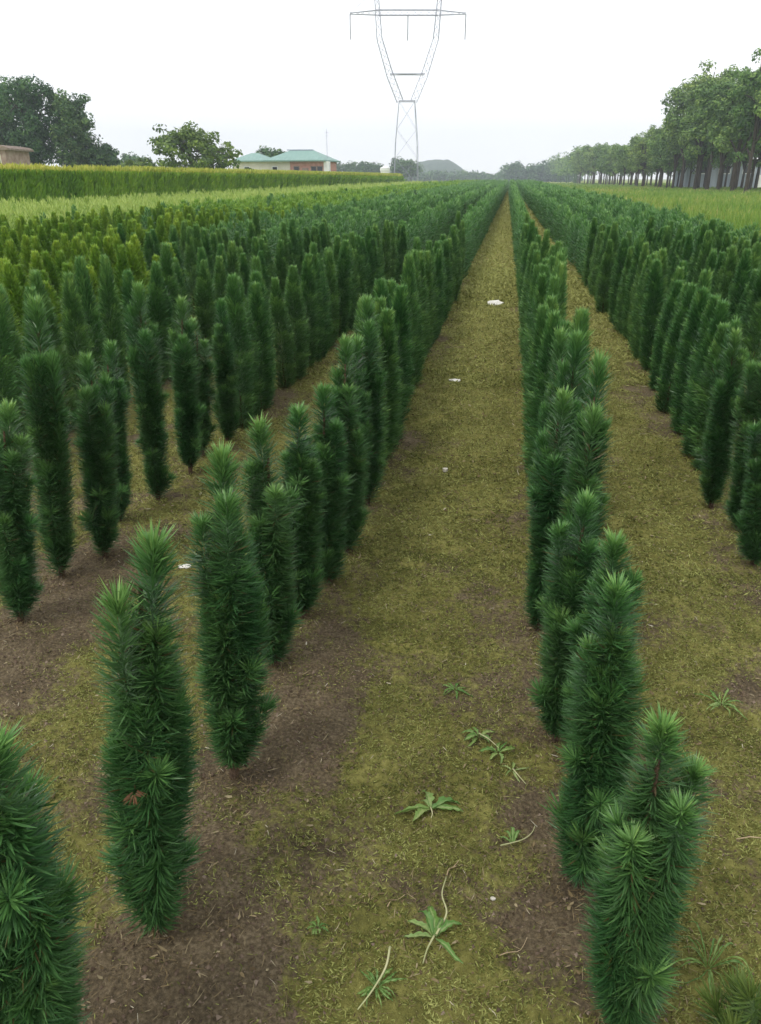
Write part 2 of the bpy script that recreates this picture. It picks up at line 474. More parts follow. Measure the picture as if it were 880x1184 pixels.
def place_tree(name, proto, loc, rz, s, label, cat, group=None):
    tb, cme = proto
    if isinstance(tb, MB):
        me = bpy.data.meshes.new('trunk'); me.from_pydata(tb.v, [], tb.f)
        me.materials.append(M['tbark']); me.update()
        proto[0] = me; tb = me
    e = empty(name, loc, (0, 0, rz)); e.scale = (s, s, s) if not hasattr(s, '__len__') else s
    tag(e, label, cat, group)
    link('trunk', tb, e); link('crown', cme, e)
    return e

ORD = ['first', 'second', 'third', 'fourth', 'fifth', 'sixth', 'seventh', 'eighth', 'ninth', 'tenth', 'eleventh', 'twelfth']

pines = [list(make_broad(7.2, 12.5, 40 + k, M['pine'], clear=0.20 + 0.015 * (k % 3), n=92, each=90, leaf=0.30, clump=0.125, flat=0.7, hollow=0.2, trunk=0.0155)) for k in range(5)]
k = 0
for row, x0 in (('front', 23.0), ('middle', 27.0), ('rear', 31.5)):
    y = {'front': 78.0, 'middle': 91.0, 'rear': 107.0}[row]
    j = 0
    while y < 300:
        s = rnd.uniform(0.88, 1.1)
        s *= float(np.interp(y, [80, 95, 116, 124, 185, 235, 300], [0.95, 1.08, 1.18, 0.86, 0.75, 0.93, 1.0]))
        vis = (j < 12)
        if row == 'front':
            lab = (f"{ORD[j]} tall green pine from the near end of the front row beyond the meadow" if vis else
                   "tall green pine farther along the front row beyond the meadow, crowns merging")
        else:
            lab = (f"{ORD[j]} pine from the near end of the {row} row, its trunk between front trunks" if vis else
                   f"green pine farther along the {row} row, half hidden behind the front pines")
        place_tree('pine_tree', pines[k % 5], (x0 + rnd.uniform(-0.8, 0.8), y, 0.0), rnd.uniform(0, 6.28),
                   (s * 1.0, s * 1.0, s * rnd.uniform(0.92, 1.06)), lab, 'pine tree', f'pines in the {row} row beyond the meadow')
        y += rnd.uniform(4.4, 6.2) * (1 if y < 180 else 1.6); j += 1; k += 1
# pines beyond 300 m read as one mass
Vs, Ts, ts, o = [], [], [], 0
for kk in range(34):
    x = 23 + rnd.uniform(-1, 8); y = 302 + kk * 6.5; H = rnd.uniform(10.5, 13.5)
    C = np.stack([rng.normal(0, 1.5, 14), rng.normal(0, 1.5, 14), rng.uniform(H * 0.33, H * 0.95, 14)], 1) + [x, y, 0]
    V, T, t = leaf_cloud(C, np.full(14, 1.4), 16, 0.9, 0.5, 0.8)
    Vs.append(V); Ts.append(T + o); ts.append(t); o += len(V)
    V, Qd = tube([(x, y, -0.2), (x, y, H * 0.85)], [0.22, 0.08], 5)
    Vs.append(V); Ts.append(Qd[:-10] + o); ts.append(np.zeros(len(V))); o += len(V)
tag(link('far_pine_forest', mesh('far_pine_forest', np.concatenate(Vs), np.concatenate(Ts), M['pine'], np.concatenate(ts), nv=4)), kind='stuff')

# the dark trees past the hedge
for kk, (x, y, wd, h, lab) in enumerate([
        (-53.0, 82, 9.4, 14.0, "tallest dark broad tree of the clump standing behind the brick shed"),
        (-48.2, 80, 7.8, 13.4, "dark rounded tree just beside the tallest one in the clump behind the hedge"),
        (-44.3, 81, 5.6, 11.8, "dark upright tree with a notched top at the open end of the clump"),
        (-42.6, 83, 4.6, 6.0, "small dark tree sloping down at the clump's open end above the hedge"),
        (-57.5, 84, 9.0, 10.0, "dark tree cut by the photo edge behind the brick shed")]):
    p = list(make_broad(wd, h, 60 + kk, M['broad'], clear=0.05, n=130, each=110, leaf=0.28, clump=0.14, hollow=0.25))
    place_tree('broadleaf_tree', p, (x, y, 0), kk, 1, lab, 'tree', 'dark trees behind the tall hedge')
p = list(make_broad(9.4, 7.3, 90, M['fresh'], clear=0.02, n=150, each=44, leaf=0.34, clump=0.11, flat=0.55, hollow=0.45))
place_tree('broadleaf_tree', p, (-29.5, 75, 0), 0.4, 1, "rounded bright green tree with sky showing through, alone between dark clump and house", 'tree')
p = list(make_broad(4.5, 4.0, 91, M['fresh'], clear=0.05, n=40, each=50, leaf=0.35, clump=0.17))
place_tree('broadleaf_tree', p, (-35.8, 78, 0), 1, 1, "low bushy green tree tucked against the rounded bright tree", 'tree')
p = list(make_broad(4.4, 6.9, 92, M['broad'], clear=0.2, n=70, each=50, leaf=0.35, clump=0.16))
place_tree('broadleaf_tree', p, (-35.6, 124, 0), 1, (1.3, 1, 0.98), "dark dome of a tree rising behind the green house roof", 'tree')
hz_tree = [list(make_broad(11, 11.5, 95 + q, M['broad'], clear=0.06, n=70, each=34, leaf=0.9, clump=0.17)) for q in range(3)]
HZ = [(-80, 170, 0.66, "hazy grey-green tree in the gap between dark clump and rounded bright tree"),
      (-87, 178, 0.6, "hazy tree partly behind the dark clump"),
      (-70.5, 330, 0.85, "hazy grey tree next to the pink end of the house"),
      (-64, 335, 0.8, "hazy grey tree second from the house in the far line"),
      (-57.5, 325, 0.82, "hazy round tree on the house side of the small white tower"),
      (-53.0, 330, 0.80, "hazy grey tree touching the small white tower"),
      (-44.5, 335, 0.95, "hazy tree behind the pylon's near leg, beyond the small white tower"),
      (-40.0, 340, 0.9, "hazy tree seen between the pylon legs")]
for q, (x, y, s, lab) in enumerate(HZ):
    place_tree('broadleaf_tree', hz_tree[q % 3], (x, y, 0), q, s, lab, 'tree', 'hazy trees along the horizon')

# far woods: one mass
def wood(name, x0, x1, y0, y1, n, h0, h1, m, leaf=1.5):
    Cs = []
    for _ in range(n):
        x = rnd.uniform(x0, x1); y = rnd.uniform(y0, y1)
        h = (h0 + (h1 - h0) * float(fbm(np.array([x * 0.03]), np.array([3.7]), 44, 3)[0])) * rnd.uniform(0.75, 1.05)
        c = np.stack([rng.normal(x, 2.6, 9), rng.normal(y, 2.6, 9), rng.uniform(0.6, h - 1.8, 9)], 1); Cs.append(c)
    C = np.concatenate(Cs)
    V, T, t = leaf_cloud(C, rng.uniform(1.6, 2.9, len(C)), 15, leaf, 0.5, 0.85)
    tag(link(name, mesh(name, V, T, m, t, nv=4)), kind='stuff')
wood('far_woods', -75, -2, 520, 548, 90, 4.0, 8.5, M['broad'])
wood('near_far_woods', -1.5, 36, 468, 500, 80, 9.0, 15.5, M['broad'])
# a wooded rise in the haze
gxh = np.linspace(-1, 1, 41)
hx, hy = np.meshgrid(gxh, gxh)
rr = np.clip(1 - (np.abs(hx) ** 2.6 + np.abs(hy) ** 2.6), 0, 1)
hzv = rr ** 0.55 * 19 * (0.88 + 0.3 * fbm(hx * 3 + 5, hy * 3, 71, 4)) - 0.5
idx = np.arange(41 * 41).reshape(41, 41)
Q = np.stack([idx[:-1, :-1], idx[:-1, 1:], idx[1:, 1:], idx[1:, :-1]], -1).reshape(-1, 4)
M['hill'] = noise_mat('wooded_hill', [(0.3, (0.04, 0.07, 0.045)), (0.7, (0.08, 0.12, 0.07))], 0.25)
tag(link('hills', mesh('hills', np.stack([hx * 31 - 74, hy * 45 + 850, hzv], -1).reshape(-1, 3), Q, M['hill'], smooth=True, nv=4)), kind='structure')

# house with the green roof
hs = empty('farm_house', (-30.8, 110, 0.35), (0, 0, R(-4)))
tag(hs, "long low house with a green hipped roof, pink brick and cream walls, behind the hedge", 'house')
mb = MB(); mb.box(-6.6, 1.6, 0, 6, -0.3, 3.45); mb.build('cream_wall', M['cream'], hs)
mb = MB(); mb.box(1.6, 6.3, -0.12, 6, -0.3, 3.45); mb.build('brick_wall', M['pink'], hs)
mb = MB(); mb.box(6.3, 7.0, -0.2, 0.6, -0.3, 3.3); mb.build('corner_pillar', M['white'], hs)
mb = MB()
def hip(m, x0, x1, y0, y1, z0, z1, inset, yr):
    m.add([(x0, y0, z0), (x1, y0, z0), (x1, y1, z0), (x0, y1, z0), (x0 + inset, yr, z1), (x1 - inset, yr, z1), (x0, y0, z0 - 0.16), (x1, y0, z0 - 0.16), (x1, y1, z0 - 0.16), (x0, y1, z0 - 0.16)],
          [(0, 1, 5, 4), (1, 2, 5), (2, 3, 4, 5), (3, 0, 4), (6, 7, 1, 0), (7, 8, 2, 1), (8, 9, 3, 2), (9, 6, 0, 3), (9, 8, 7, 6)])
hip(mb, -1.9, 6.6, -0.7, 6.7, 3.47, 4.75, 2.6, 3.0)
rf = mb.build('roof', M['roof'], hs)
mb = MB(); hip(mb, -6.9, -1.9, -0.5, 6.2, 3.45, 4.45, 2.0, 2.8); mb.build('wing_roof', M['roof'], hs)
mb = MB(); mb.box(0.2, 3.9, 2.85, 3.2, 4.72, 4.86); mb.build('ridge_cap', M['blueg'], rf)
for x in (2.5, 4.9, 5.75, -0.6, -4.6):
    yf = -0.12 if x > 1.6 else 0.0
    mb = MB(); mb.box(x - 0.42, x + 0.42, yf - 0.06, yf + 0.0, 1.0, 2.75); f = mb.build('window', M['white'] if x < 1 else M['wood'], hs)
    mb = MB(); mb.box(x - 0.32, x + 0.32, yf - 0.075, yf - 0.062, 1.1, 2.65); mb.build('pane', M['glass'], f)
mb = MB(); mb.box(3.3, 4.15, -0.2, -0.12, -0.1, 2.5); mb.build('door', M['wood'], hs)
for kk, (x, y, wd, h, lab) in enumerate([(-33.6, 106, 2.0, 3.5, "narrow green bush in front of the house's cream wing"),
                                         (-29.2, 106, 4.2, 3.0, "wide yellowish bush in front of the middle of the house")]):
    p = list(make_broad(wd, h, 130 + kk, M['fresh'], clear=0.02, n=26, each=60, leaf=0.3, clump=0.22))
    place_tree('garden_bush', p, (x, y, 0), 0, 1, lab, 'bush')
# mast by the house
ms_ = empty('slender_mast', (-24.6, 112, 0)); tag(ms_, "thin pale mast standing beside the pink end of the house", 'mast')
mb = MB(); mb.tube([(0, 0, 0), (0, 0, 7.6)], [0.05, 0.02], 6); mb.build('pole', M['steel'], ms_)
mb = MB(); mb.bar((-0.25, 0, 7.2), (0.25, 0, 7.2), 0.03); mb.bar((-0.18, 0, 6.8), (0.18, 0, 6.8), 0.03); mb.build('aerial', M['steel'], ms_)
# brick shed at the hedge
sh = empty('brick_shed', (-47.0, 70, -0.2), (0, 0, R(8)))
tag(sh, "weathered brick shed with a low roof, half out of view behind the hedge", 'shed')
mb = MB(); mb.box(-5, 2.0, 0, 5, -0.3, 4.1); mb.build('wall', M['brick'], sh)
mb = MB()
V = []
for yy in (-0.25, 5.2):
    V += [(-5.2, yy, 4.1), (-5.2, yy, 4.25)] + [(-1.4 + 3.8 * math.cos(math.pi - q * math.pi / 8), yy, 4.12 + 0.38 * math.sin(math.pi - q * math.pi / 8) + 0.15) for q in range(1, 8)] + [(2.4, yy, 4.25), (2.4, yy, 4.1)]
n = len(V) // 2
mb.add(V, [tuple(range(n - 1, -1, -1)), tuple(range(n, 2 * n))] + [(q, (q + 1) % n, n + (q + 1) % n, n + q) for q in range(n)])
mb.build('roof', M['wood'], sh)
for x in (-3.2, -0.9, 1.2):
    mb = MB(); mb.box(x - 0.35, x + 0.35, -0.06, -0.002, 2.75, 3.75); f = mb.build('window', M['cream'], sh)
    mb = MB(); mb.box(x - 0.26, x + 0.26, -0.075, -0.062, 2.83, 3.67); mb.build('pane', M['glass'], f)
# small white tower on the horizon
tw = empty('water_tower', (-38.5, 258, 0)); tag(tw, "small white tower on the horizon beside the pylon's feet", 'tower')
mb = MB(); mb.tube([(0, 0, -0.2), (0, 0, 3.6)], [1.5, 1.4], 16); mb.build('shaft', M['white'], tw)
mb = MB(); mb.tube([(0, 0, 3.6), (0, 0, 3.9), (0, 0, 4.7), (0, 0, 5.1)], [1.35, 1.55, 1.55, 0.5], 16); mb.build('tank', M['white'], tw)
# grey-blue shed behind the pines
wh = empty('metal_barn', (36, 136, 0)); tag(wh, "long grey-blue metal barn glimpsed between the pine trunks", 'barn')
mb = MB(); mb.box(-9, 16, 0, 10, -0.3, 4.3); mb.build('wall', M['blueg'], wh)
mb = MB(); mb.add([(-9.3, -0.4, 4.3), (16.3, -0.4, 4.3), (16.3, 10.4, 4.3), (-9.3, 10.4, 4.3), (-9.3, 5, 5.6), (16.3, 5, 5.6)], [(0, 1, 5, 4), (1, 2, 5), (2, 3, 4, 5), (3, 0, 4), (3, 2, 1, 0)]); mb.build('roof', M['white'], wh)
for x in (-7, -3.5, 0, 3.5, 7, 10.5, 14):
    mb = MB(); mb.box(x - 0.9, x + 0.9, -0.07, -0.003, 2.2, 3.7); f = mb.build('window', M['white'], wh)
    mb = MB(); mb.box(x - 0.75, x + 0.75, -0.085, -0.072, 2.35, 3.55); mb.build('pane', M['glass'], f)
mb = MB(); mb.box(1.2, 2.4, -0.06, -0.003, -0.2, 2.1); mb.build('door', M['white'], wh)

# pylon
py = empty('lattice_pylon', (-27.2, 220, 0), (0, 0, R(9)))
tag(py, "tall steel lattice pylon with flared head and cross arm standing far off in the field", 'pylon')
def lattice(name, A, B, wa, wb, n, th, parent, thin=None):
    """square lattice member from A to B: four chords and zigzag bracing"""
    A = np.array(A, float); B = np.array(B, float); d = (B - A) / np.linalg.norm(B - A)
    ref = np.array([0, 1.0, 0]); u = np.cross(d, ref); u /= np.linalg.norm(u); v = np.cross(d, u)
    m = MB(); thin = thin or th * 0.6
    def c(f, i):
        ww = wa + (wb - wa) * f
        su, sv = ((-1, -1), (1, -1), (1, 1), (-1, 1))[i]
        return A + (B - A) * f + u * su * ww / 2 + v * sv * ww / 2
    for i in range(4):
        m.bar(c(0, i), c(1, i), th * 0.9)
    for k in range(n):
        f0, f1 = k / n, (k + 1) / n
        for i in range(4):
            j = (i + 1) % 4
            a, b2 = (i, j) if k % 2 else (j, i)
            m.bar(c(f0, a), c(f1, b2), thin * 0.95, 3)
    return m.build(name, M['steel'], parent)
bw, ww_ = 3.1, 2.0
for sx in (-1, 1):
    for sy in (-1, 1):
        mb = MB()
        pts = [(sx * bw, sy * bw, -0.3), (sx * 2.85, sy * 2.7, 10), (sx * ww_, sy * 1.6, 19.7)]
        mb.bar(pts[0], pts[1], 0.13); mb.bar(pts[1], pts[2], 0.13)
        mb.build('leg', M['steel'], py)
mb = MB()
lev = [(0, bw, bw), (6.5, 2.95, 2.85), (13.2, 2.55, 2.2), (19.7, ww_, 1.6)]
for (z0, x0, y0), (z1, x1, y1) in zip(lev, lev[1:]):
    for sy in (-1, 1):
        mb.bar((-x0, sy * y0, z0), (x1, sy * y1, z1), 0.05, 3); mb.bar((x0, sy * y0, z0), (-x1, sy * y1, z1), 0.05, 3)
    for sx in (-1, 1):
        mb.bar((sx * x0, -y0, z0), (sx * x1, y1, z1), 0.05, 3); mb.bar((sx * x0, y0, z0), (sx * x1, -y1, z1), 0.05, 3)
mb.build('body_bracing', M['steel'], py)
mb = MB()
for sy in (-1, 1):
    mb.bar((-ww_, sy * 1.6, 19.7), (ww_, sy * 1.6, 19.7), 0.2)
for sx in (-1, 1):
    mb.bar((sx * ww_, -1.6, 19.7), (sx * ww_, 1.6, 19.7), 0.2)
mb.build('waist_frame', M['steel'], py)
mb = MB()
for sy in (-1, 1):
    mb.bar((-4.4, sy * 1.2, 25.7), (4.4, sy * 1.2, 25.7), 0.2)
    mb.bar((-4.4, sy * 1.2, 25.7), (4.4, -sy * 1.2, 25.7), 0.12)
mb.build('middle_frame', M['steel'], py)
for sx in (-1, 1):
    lattice('flared_arm', (sx * 1.75, 0, 19.7), (sx * 4.4, 0, 25.7), 1.6, 1.7, 4, 0.15, py)
    lattice('upper_arm', (sx * 4.4, 0, 25.7), (sx * 7.0, 0, 33.4), 1.6, 1.3, 5, 0.18, py)
    lattice('window_post', (sx * 7.0, 0, 33.4), (sx * 7.8, 0, 43.6), 1.3, 0.9, 6, 0.2, py)
    lattice('cross_arm', (sx * 7.6, 0, 38.9), (sx * 14.3, 0, 38.7), 1.0, 0.25, 5, 0.14, py)
    mb = MB(); mb.tube([(sx * 14.2, 0, 38.6), (sx * 14.2, 0, 33.2)], [0.12, 0.12], 6); mb.build('insulator', M['insul'], py)
    mb = MB(); mb.bar((sx * 7.8, 0, 43.6), (sx * 14.3, 0, 38.8), 0.09, 3); mb.build('arm_stay', M['steel'], py)
lattice('bridge_beam', (-7.5, 0, 38.9), (7.5, 0, 38.9), 1.1, 1.1, 9, 0.17, py)
lattice('top_beam', (-7.8, 0, 43.6), (7.8, 0, 43.6), 0.9, 0.9, 9, 0.17, py)
mb = MB(); mb.tube([(0, 0, 38.4), (0, 0, 33.0)], [0.13, 0.13], 6); mb.build('insulator', M['insul'], py)

# ------------------------------------------------------------------ hedge, pale rows, meadow
def hedge_mesh(x, y0, y1, wd, h):
    parts = []; tips = []
    segs = []
    y = y0
    while y < y1:
        d = math.hypot(x, y); step = max(0.5, d * 0.02)
        segs.append((y, step, d)); y += step
    for (y, st, d) in segs:
        s = max(0.085, d * 0.0027)
        n = int(1500 * (st / 0.6) * (0.10 / s) ** 1.1)
        p = np.stack([x + wd * (rng.beta(2, 0.8, n) - 0.5), rng.uniform(y, y + st, n), rng.uniform(0.02, h, n)], 1)
        col = vnoise(p[:, 1] * 2.4, p[:, 0] * 0 + 1, 31)
        p[:, 2] *= 0.90 + 0.12 * col
        D = norm(np.stack([rng.normal(0.12, 0.25, n), rng.normal(0, 0.16, n), rng.uniform(0.6, 1.2, n)], 1))
        ln = s * rng.uniform(1.6, 3.2, n)
        p[:, 2] = np.minimum(p[:, 2], h * 0.93 - ln * 0.75)
        parts.append(blades(p, D, ln, s * rng.uniform(0.35, 0.7, n), np.zeros((n, 3)), np.clip(0.15 + 0.5 * col + rng.normal(0, 0.15, n), 0, 1)))
        m_ = int(n * 0.22)
        p = np.stack([x + wd * (rng.uniform(-0.5, 0.5, m_)), rng.uniform(y, y + st, m_), h * (0.86 + 0.1 * vnoise(rng.uniform(y, y + st, m_) * 3, np.zeros(m_), 32)) * rng.uniform(0.93, 1.04, m_)], 1)
        D = norm(np.stack([rng.normal(0.1, 0.25, m_), rng.normal(0, 0.25, m_), np.ones(m_)], 1))
        ln = s * rng.uniform(1.2, 2.6, m_)
        p[:, 2] = np.minimum(p[:, 2], h * 1.04 - ln * 0.55)
        tips.append(blades(p, D, ln, s * rng.uniform(0.35, 0.6, m_), np.zeros((m_, 3)), rng.uniform(0, 1, m_)))
    return join(parts), join(tips)
def add_hedge(x, y0, y1, label):
    (V, T, t), (V2, T2, t2) = hedge_mesh(x, y0, y1, 1.0, 1.95)
    h = empty('hedge', (0, 0, 0)); tag(h, label, 'hedge')
    link('foliage', mesh('hedge_foliage', V, T, M['hedge'], t), h)
    link('new_growth_foliage', mesh('hedge_tips', V2, T2, M['hedge_tip'], t2), h)
    mb = MB()
    y = y0 + 0.3
    while y < min(y1, y0 + 40):
        mb.tube([(x, y, -0.05), (x + 0.05, y, 1.5)], [0.04, 0.015], 5); y += 1.1
    mb.build('stem_lattice', M['bark'], h)
add_hedge(-18.7, 26.0, 33.2, "near length of tall yellow-topped hedge, up to the narrow dark gap")
add_hedge(-18.7, 33.75, 140.0, "long tall yellow-topped hedge running from the gap to the horizon")

def plant_blades(n, h, r, s, w_, m_up=1.0):
    """local blades for one slim plant"""
    f = rng.uniform(0.03, 1, n) ** 0.9
    prof = r * np.minimum(1.0, (1.04 - f) * 4.5) * np.minimum(1, 0.55 + f * 2)
    az = rng.uniform(0, 6.283, n)
    rad = prof * rng.uniform(0.06, 1, n) ** 0.6
    P = np.stack([np.cos(az) * rad, np.sin(az) * rad, f * h * 0.93], 1)
    D = norm(np.stack([np.cos(az) * 0.85, np.sin(az) * 0.85, m_up * (0.4 + 1.1 * f ** 5)], 1) + rng.normal(0, 0.2, (n, 3)))
    return P, D, f

def stuff_rows(name, plants, material, tint0=0.25, n_of=None, h_of=None, r=0.09, tipgain=0.45, leafL=0.1, upness=1.0):
    """plants: list of (x, y). One mesh; blade count and size follow the distance"""
    Ps, Ds, Ls, Ws, Tt = [], [], [], [], []
    for (x, y) in plants:
        d = math.hypot(x, y)
        n = int(np.clip(9500 / d, 70, 760)) if n_of is None else n_of(d)
        h = h_of(x, y)
        P, D, f = plant_blades(n, h, r * rnd.uniform(0.8, 1.15), 1, 1, upness)
        size = max(leafL, 0.0042 * d)
        Ps.append(P + [x, y, 0]); Ds.append(D)
        Ls.append(size * rng.uniform(0.7, 1.3, n)); Ws.append(np.full(n, max(0.011, size * 0.16)))
        Tt.append(np.clip(tint0 + rnd.gauss(0, 0.08) + tipgain * np.maximum(0, f - 0.72) / 0.28 + rng.normal(0, 0.12, n), 0, 1))
    P = np.concatenate(Ps); D = np.concatenate(Ds); L = np.concatenate(Ls); W = np.concatenate(Ws)
    V, T, t = blades(P, D, L, W, np.zeros((len(P), 3)), np.concatenate(Tt), 0.08)
    return tag(link(name, mesh(name, V, T, material, t)), kind='stuff')

def in_view(x, y, pad=0.0):
    return y > 0 and -0.655 * y - pad < x < 0.28 * y + pad

# pale rows between the conifers and the hedge
pl = []
for x in np.arange(-9.9, -17.4, -0.75):
    y = 11.0
    while y < 140:
        d = math.hypot(x, y)
        if in_view(x, y, 1.0): pl.append((x + rnd.uniform(-0.12, 0.12), y))
        y += rnd.uniform(0.24, 0.36) * max(1, d / 22)
stuff_rows('pale_seedling_foliage', pl, M['lime'], 0.45, lambda d: int(np.clip(2200 / d, 18, 120)), lambda x, y: rnd.uniform(0.72, 0.98), 0.13, 0.35, 0.14, 1.5)

# meadow
n = 120000
dd = np.exp(rng.uniform(math.log(10), math.log(330), n))
fx = rng.uniform(-0.2, 0.36, n)
mxp = fx * dd; myp = dd
keep = ((mxp > 3.9 + 0.25 * (vnoise(myp, mxp * 0, 9) - 0.5)) & (mxp < 60)) | (myp > ROW_END + 2)
mxp, myp, dd = mxp[keep], myp[keep], dd[keep]
n = len(mxp)
tall = 0.38 + 0.28 * fbm(mxp * 0.25, myp * 0.12, 51, 3)
tall = tall * np.where(mxp < 6, 0.75, 1) * np.clip(1.25 - myp / 400, 0.5, 1)
D = norm(np.stack([rng.normal(0, 0.28, n), rng.normal(0, 0.28, n), np.ones(n)], 1))
V, T, t = blades(np.stack([mxp, myp, np.full(n, -0.02)], 1), D, tall * rng.uniform(0.6, 1.25, n), np.maximum(0.012, dd * 0.0016), rng.normal(0, 0.08, (n, 3)) * [1, 1, 0.2],
                 np.clip(0.15 + 0.75 * fbm(mxp * 0.18, myp * 0.08, 52, 3) + rng.normal(0, 0.15, n), 0, 1), 0.2)
tag(link('meadow_grass', mesh('meadow_grass', V, T, M['meadow'], t)), kind='stuff')

# ------------------------------------------------------------------ conifers
def shoot_arrays(L, bend, dens, nl, wd, tuft=60, spread=(72, 24), tint=(0.22, 0.62), power=2.2, tipfrom=0.55):
    """a bottlebrush shoot along +Z, curving in -X; dens = needles per metre"""
    n = int(L * dens)
    s = np.concatenate([rng.uniform(0.02, 1, n), rng.uniform(0.93, 1, tuft)])
    n = len(s)
    z = s * L; x = -bend * s ** 2
    ax = norm(np.stack([-2 * bend * s / L, np.zeros(n), np.ones(n)], 1))
    az = rng.uniform(0, 6.283, n)
    ang = np.radians(spread[0] + (spread[1] - spread[0]) * s ** power + rng.normal(0, 10, n))
    u = norm(np.cross(ax, np.array([0, 1.0, 0]))); v = np.cross(ax, u)
    radial = u * np.cos(az)[:, None] + v * np.sin(az)[:, None]
    D = norm(radial * np.sin(ang)[:, None] + ax * np.cos(ang)[:, None])
    P = np.stack([x, np.zeros(n), z], 1) + radial * 0.003
    ln = nl * rng.uniform(0.75, 1.2, n) * (1 - 0.25 * np.clip((s - 0.9) / 0.1, 0, 1)) * np.minimum(1, 0.55 + s * 3)
    bendv = ax * (ln * rng.uniform(0.05, 0.28, n))[:, None] + np.array([0, 0, -1.0]) * (ln * rng.uniform(-0.02, 0.18, n))[:, None]
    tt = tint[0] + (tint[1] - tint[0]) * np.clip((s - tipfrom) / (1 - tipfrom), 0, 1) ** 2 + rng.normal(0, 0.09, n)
    return blades(P, D, ln, np.full(n, wd) * rng.uniform(0.8, 1.25, n), bendv, np.clip(tt, 0, 1), 0.05)

def rotm(az, tilt):
    ca, sa, ct, st = math.cos(az), math.sin(az), math.cos(tilt), math.sin(tilt)
    return np.array([[ca, -sa, 0], [sa, ca, 0], [0, 0, 1]]) @ np.array([[ct, 0, st], [0, 1, 0], [-st, 0, ct]])

def plan(h, seed, close=1.0):
    """where the shoots of one plant of height h sit: (kind, z, azimuth, tilt, length)"""
    r = random.Random(seed)
    out = []
    a0 = r.uniform(0, 6.28)
    k = 0
    for z0, m in ((0.015, 5), (0.20, 5), (0.38, 4)):     # tiers of upright shoots bundled round the leader
        for q in range(m):
            z = h * (z0 + r.uniform(-0.01, 0.09))
            L = min(h * r.uniform(0.34, 0.54), h * r.uniform(0.80, 0.90) - z)
            out.append(('upright', z, a0 + k * 2.399 + r.uniform(-0.3, 0.3), R(r.uniform(7, 12.5)) * 0.40 / max(L, 0.3) * (0.85 + 0.15 * close), L))
            k += 1
    n = r.randint(9, 13)
    for k in range(n):             # short side shoots that show as star-shaped tufts
        z = h * (0.05 + 0.60 * (k + r.uniform(0, 0.9)) / n)
        out.append(('side', z, a0 + k * 2.399 + r.uniform(-0.4, 0.4), R(r.uniform(26, 50)), r.uniform(0.075, 0.11)))
    for k in range(4):             # the skirt, down to the soil
        out.append(('side', h * r.uniform(0.01, 0.10), a0 + k * 1.57 + r.uniform(-0.4, 0.4), R(r.uniform(10, 30)), r.uniform(0.10, 0.16)))
    return out

def shoot_mesh(name, m, *a, **k):
    V, T, t = shoot_arrays(*a, **k)
    return mesh(name, V, T, M[m], t)
NL = 0.048
LONG = dict(spread=(66, 26), tint=(0.2, 0.85), power=7.0, tipfrom=0.86)
UPR = dict(spread=(64, 28), tint=(0.2, 0.72), power=4.5, tipfrom=0.75)
SIDE = dict(spread=(66, 34), tint=(0.2, 0.6), power=2.0, tipfrom=0.5)
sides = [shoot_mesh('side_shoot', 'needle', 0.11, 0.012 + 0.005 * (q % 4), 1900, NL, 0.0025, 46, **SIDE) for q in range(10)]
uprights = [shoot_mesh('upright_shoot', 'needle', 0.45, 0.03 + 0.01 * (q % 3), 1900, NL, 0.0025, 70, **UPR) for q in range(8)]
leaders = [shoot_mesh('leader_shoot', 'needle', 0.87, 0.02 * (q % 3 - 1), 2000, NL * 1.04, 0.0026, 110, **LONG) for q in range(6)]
def stem_me(h):
    V, Qd = tube([(0, 0, -0.04), (0.004, 0.003, h * 0.3), (-0.004, 0, h * 0.65), (0, 0, h * 0.9)], [0.011, 0.009, 0.006, 0.003], 7)
    me = bpy.data.meshes.new('stem'); MBs = MB(); MBs.add(V, Qd); me.from_pydata(MBs.v, [], MBs.f); me.materials.append(M['bark']); me.update()
    return me
stem0 = stem_me(0.9)

def near_conifer(x, y, h, dx, label, cat, group, seed, row_of, wide=1.0):
    e = empty('columnar_conifer', (x, y, float(height(x, y)) - 0.005), (0, math.atan2(dx, h), 0))
    tag(e, label, cat, group)
    fat = {'A': 1.22, 'R': 1.12, 'B': 1.12}.get(row_of, 1.05)
    e.scale = (fat, fat, 1)
    link('stem', stem0, e, scale=(1, 1, h / 0.9))
    r = random.Random(seed + 99)
    link('leader_shoot', leaders[seed % 6], e, (0, 0, h * 0.03), (0, 0, r.uniform(0, 6.28)), (wide * r.uniform(0.98, 1.15), wide * r.uniform(0.98, 1.15), h * 0.96 / 0.87))
    for kind, z, az, tl, L in plan(h, seed):
        loc = (0.004 * math.cos(az), 0.004 * math.sin(az), z)
        if kind == 'upright':
            link('upright_shoot', uprights[r.randrange(8)], e, loc, (0, tl, az), (1, 1, L / 0.45))
        else:
            q = r.uniform(0.85, 1.1)
            link('side_shoot', sides[r.randrange(10)], e, loc, (0, tl, az), (q, q, L / 0.11))
    return e

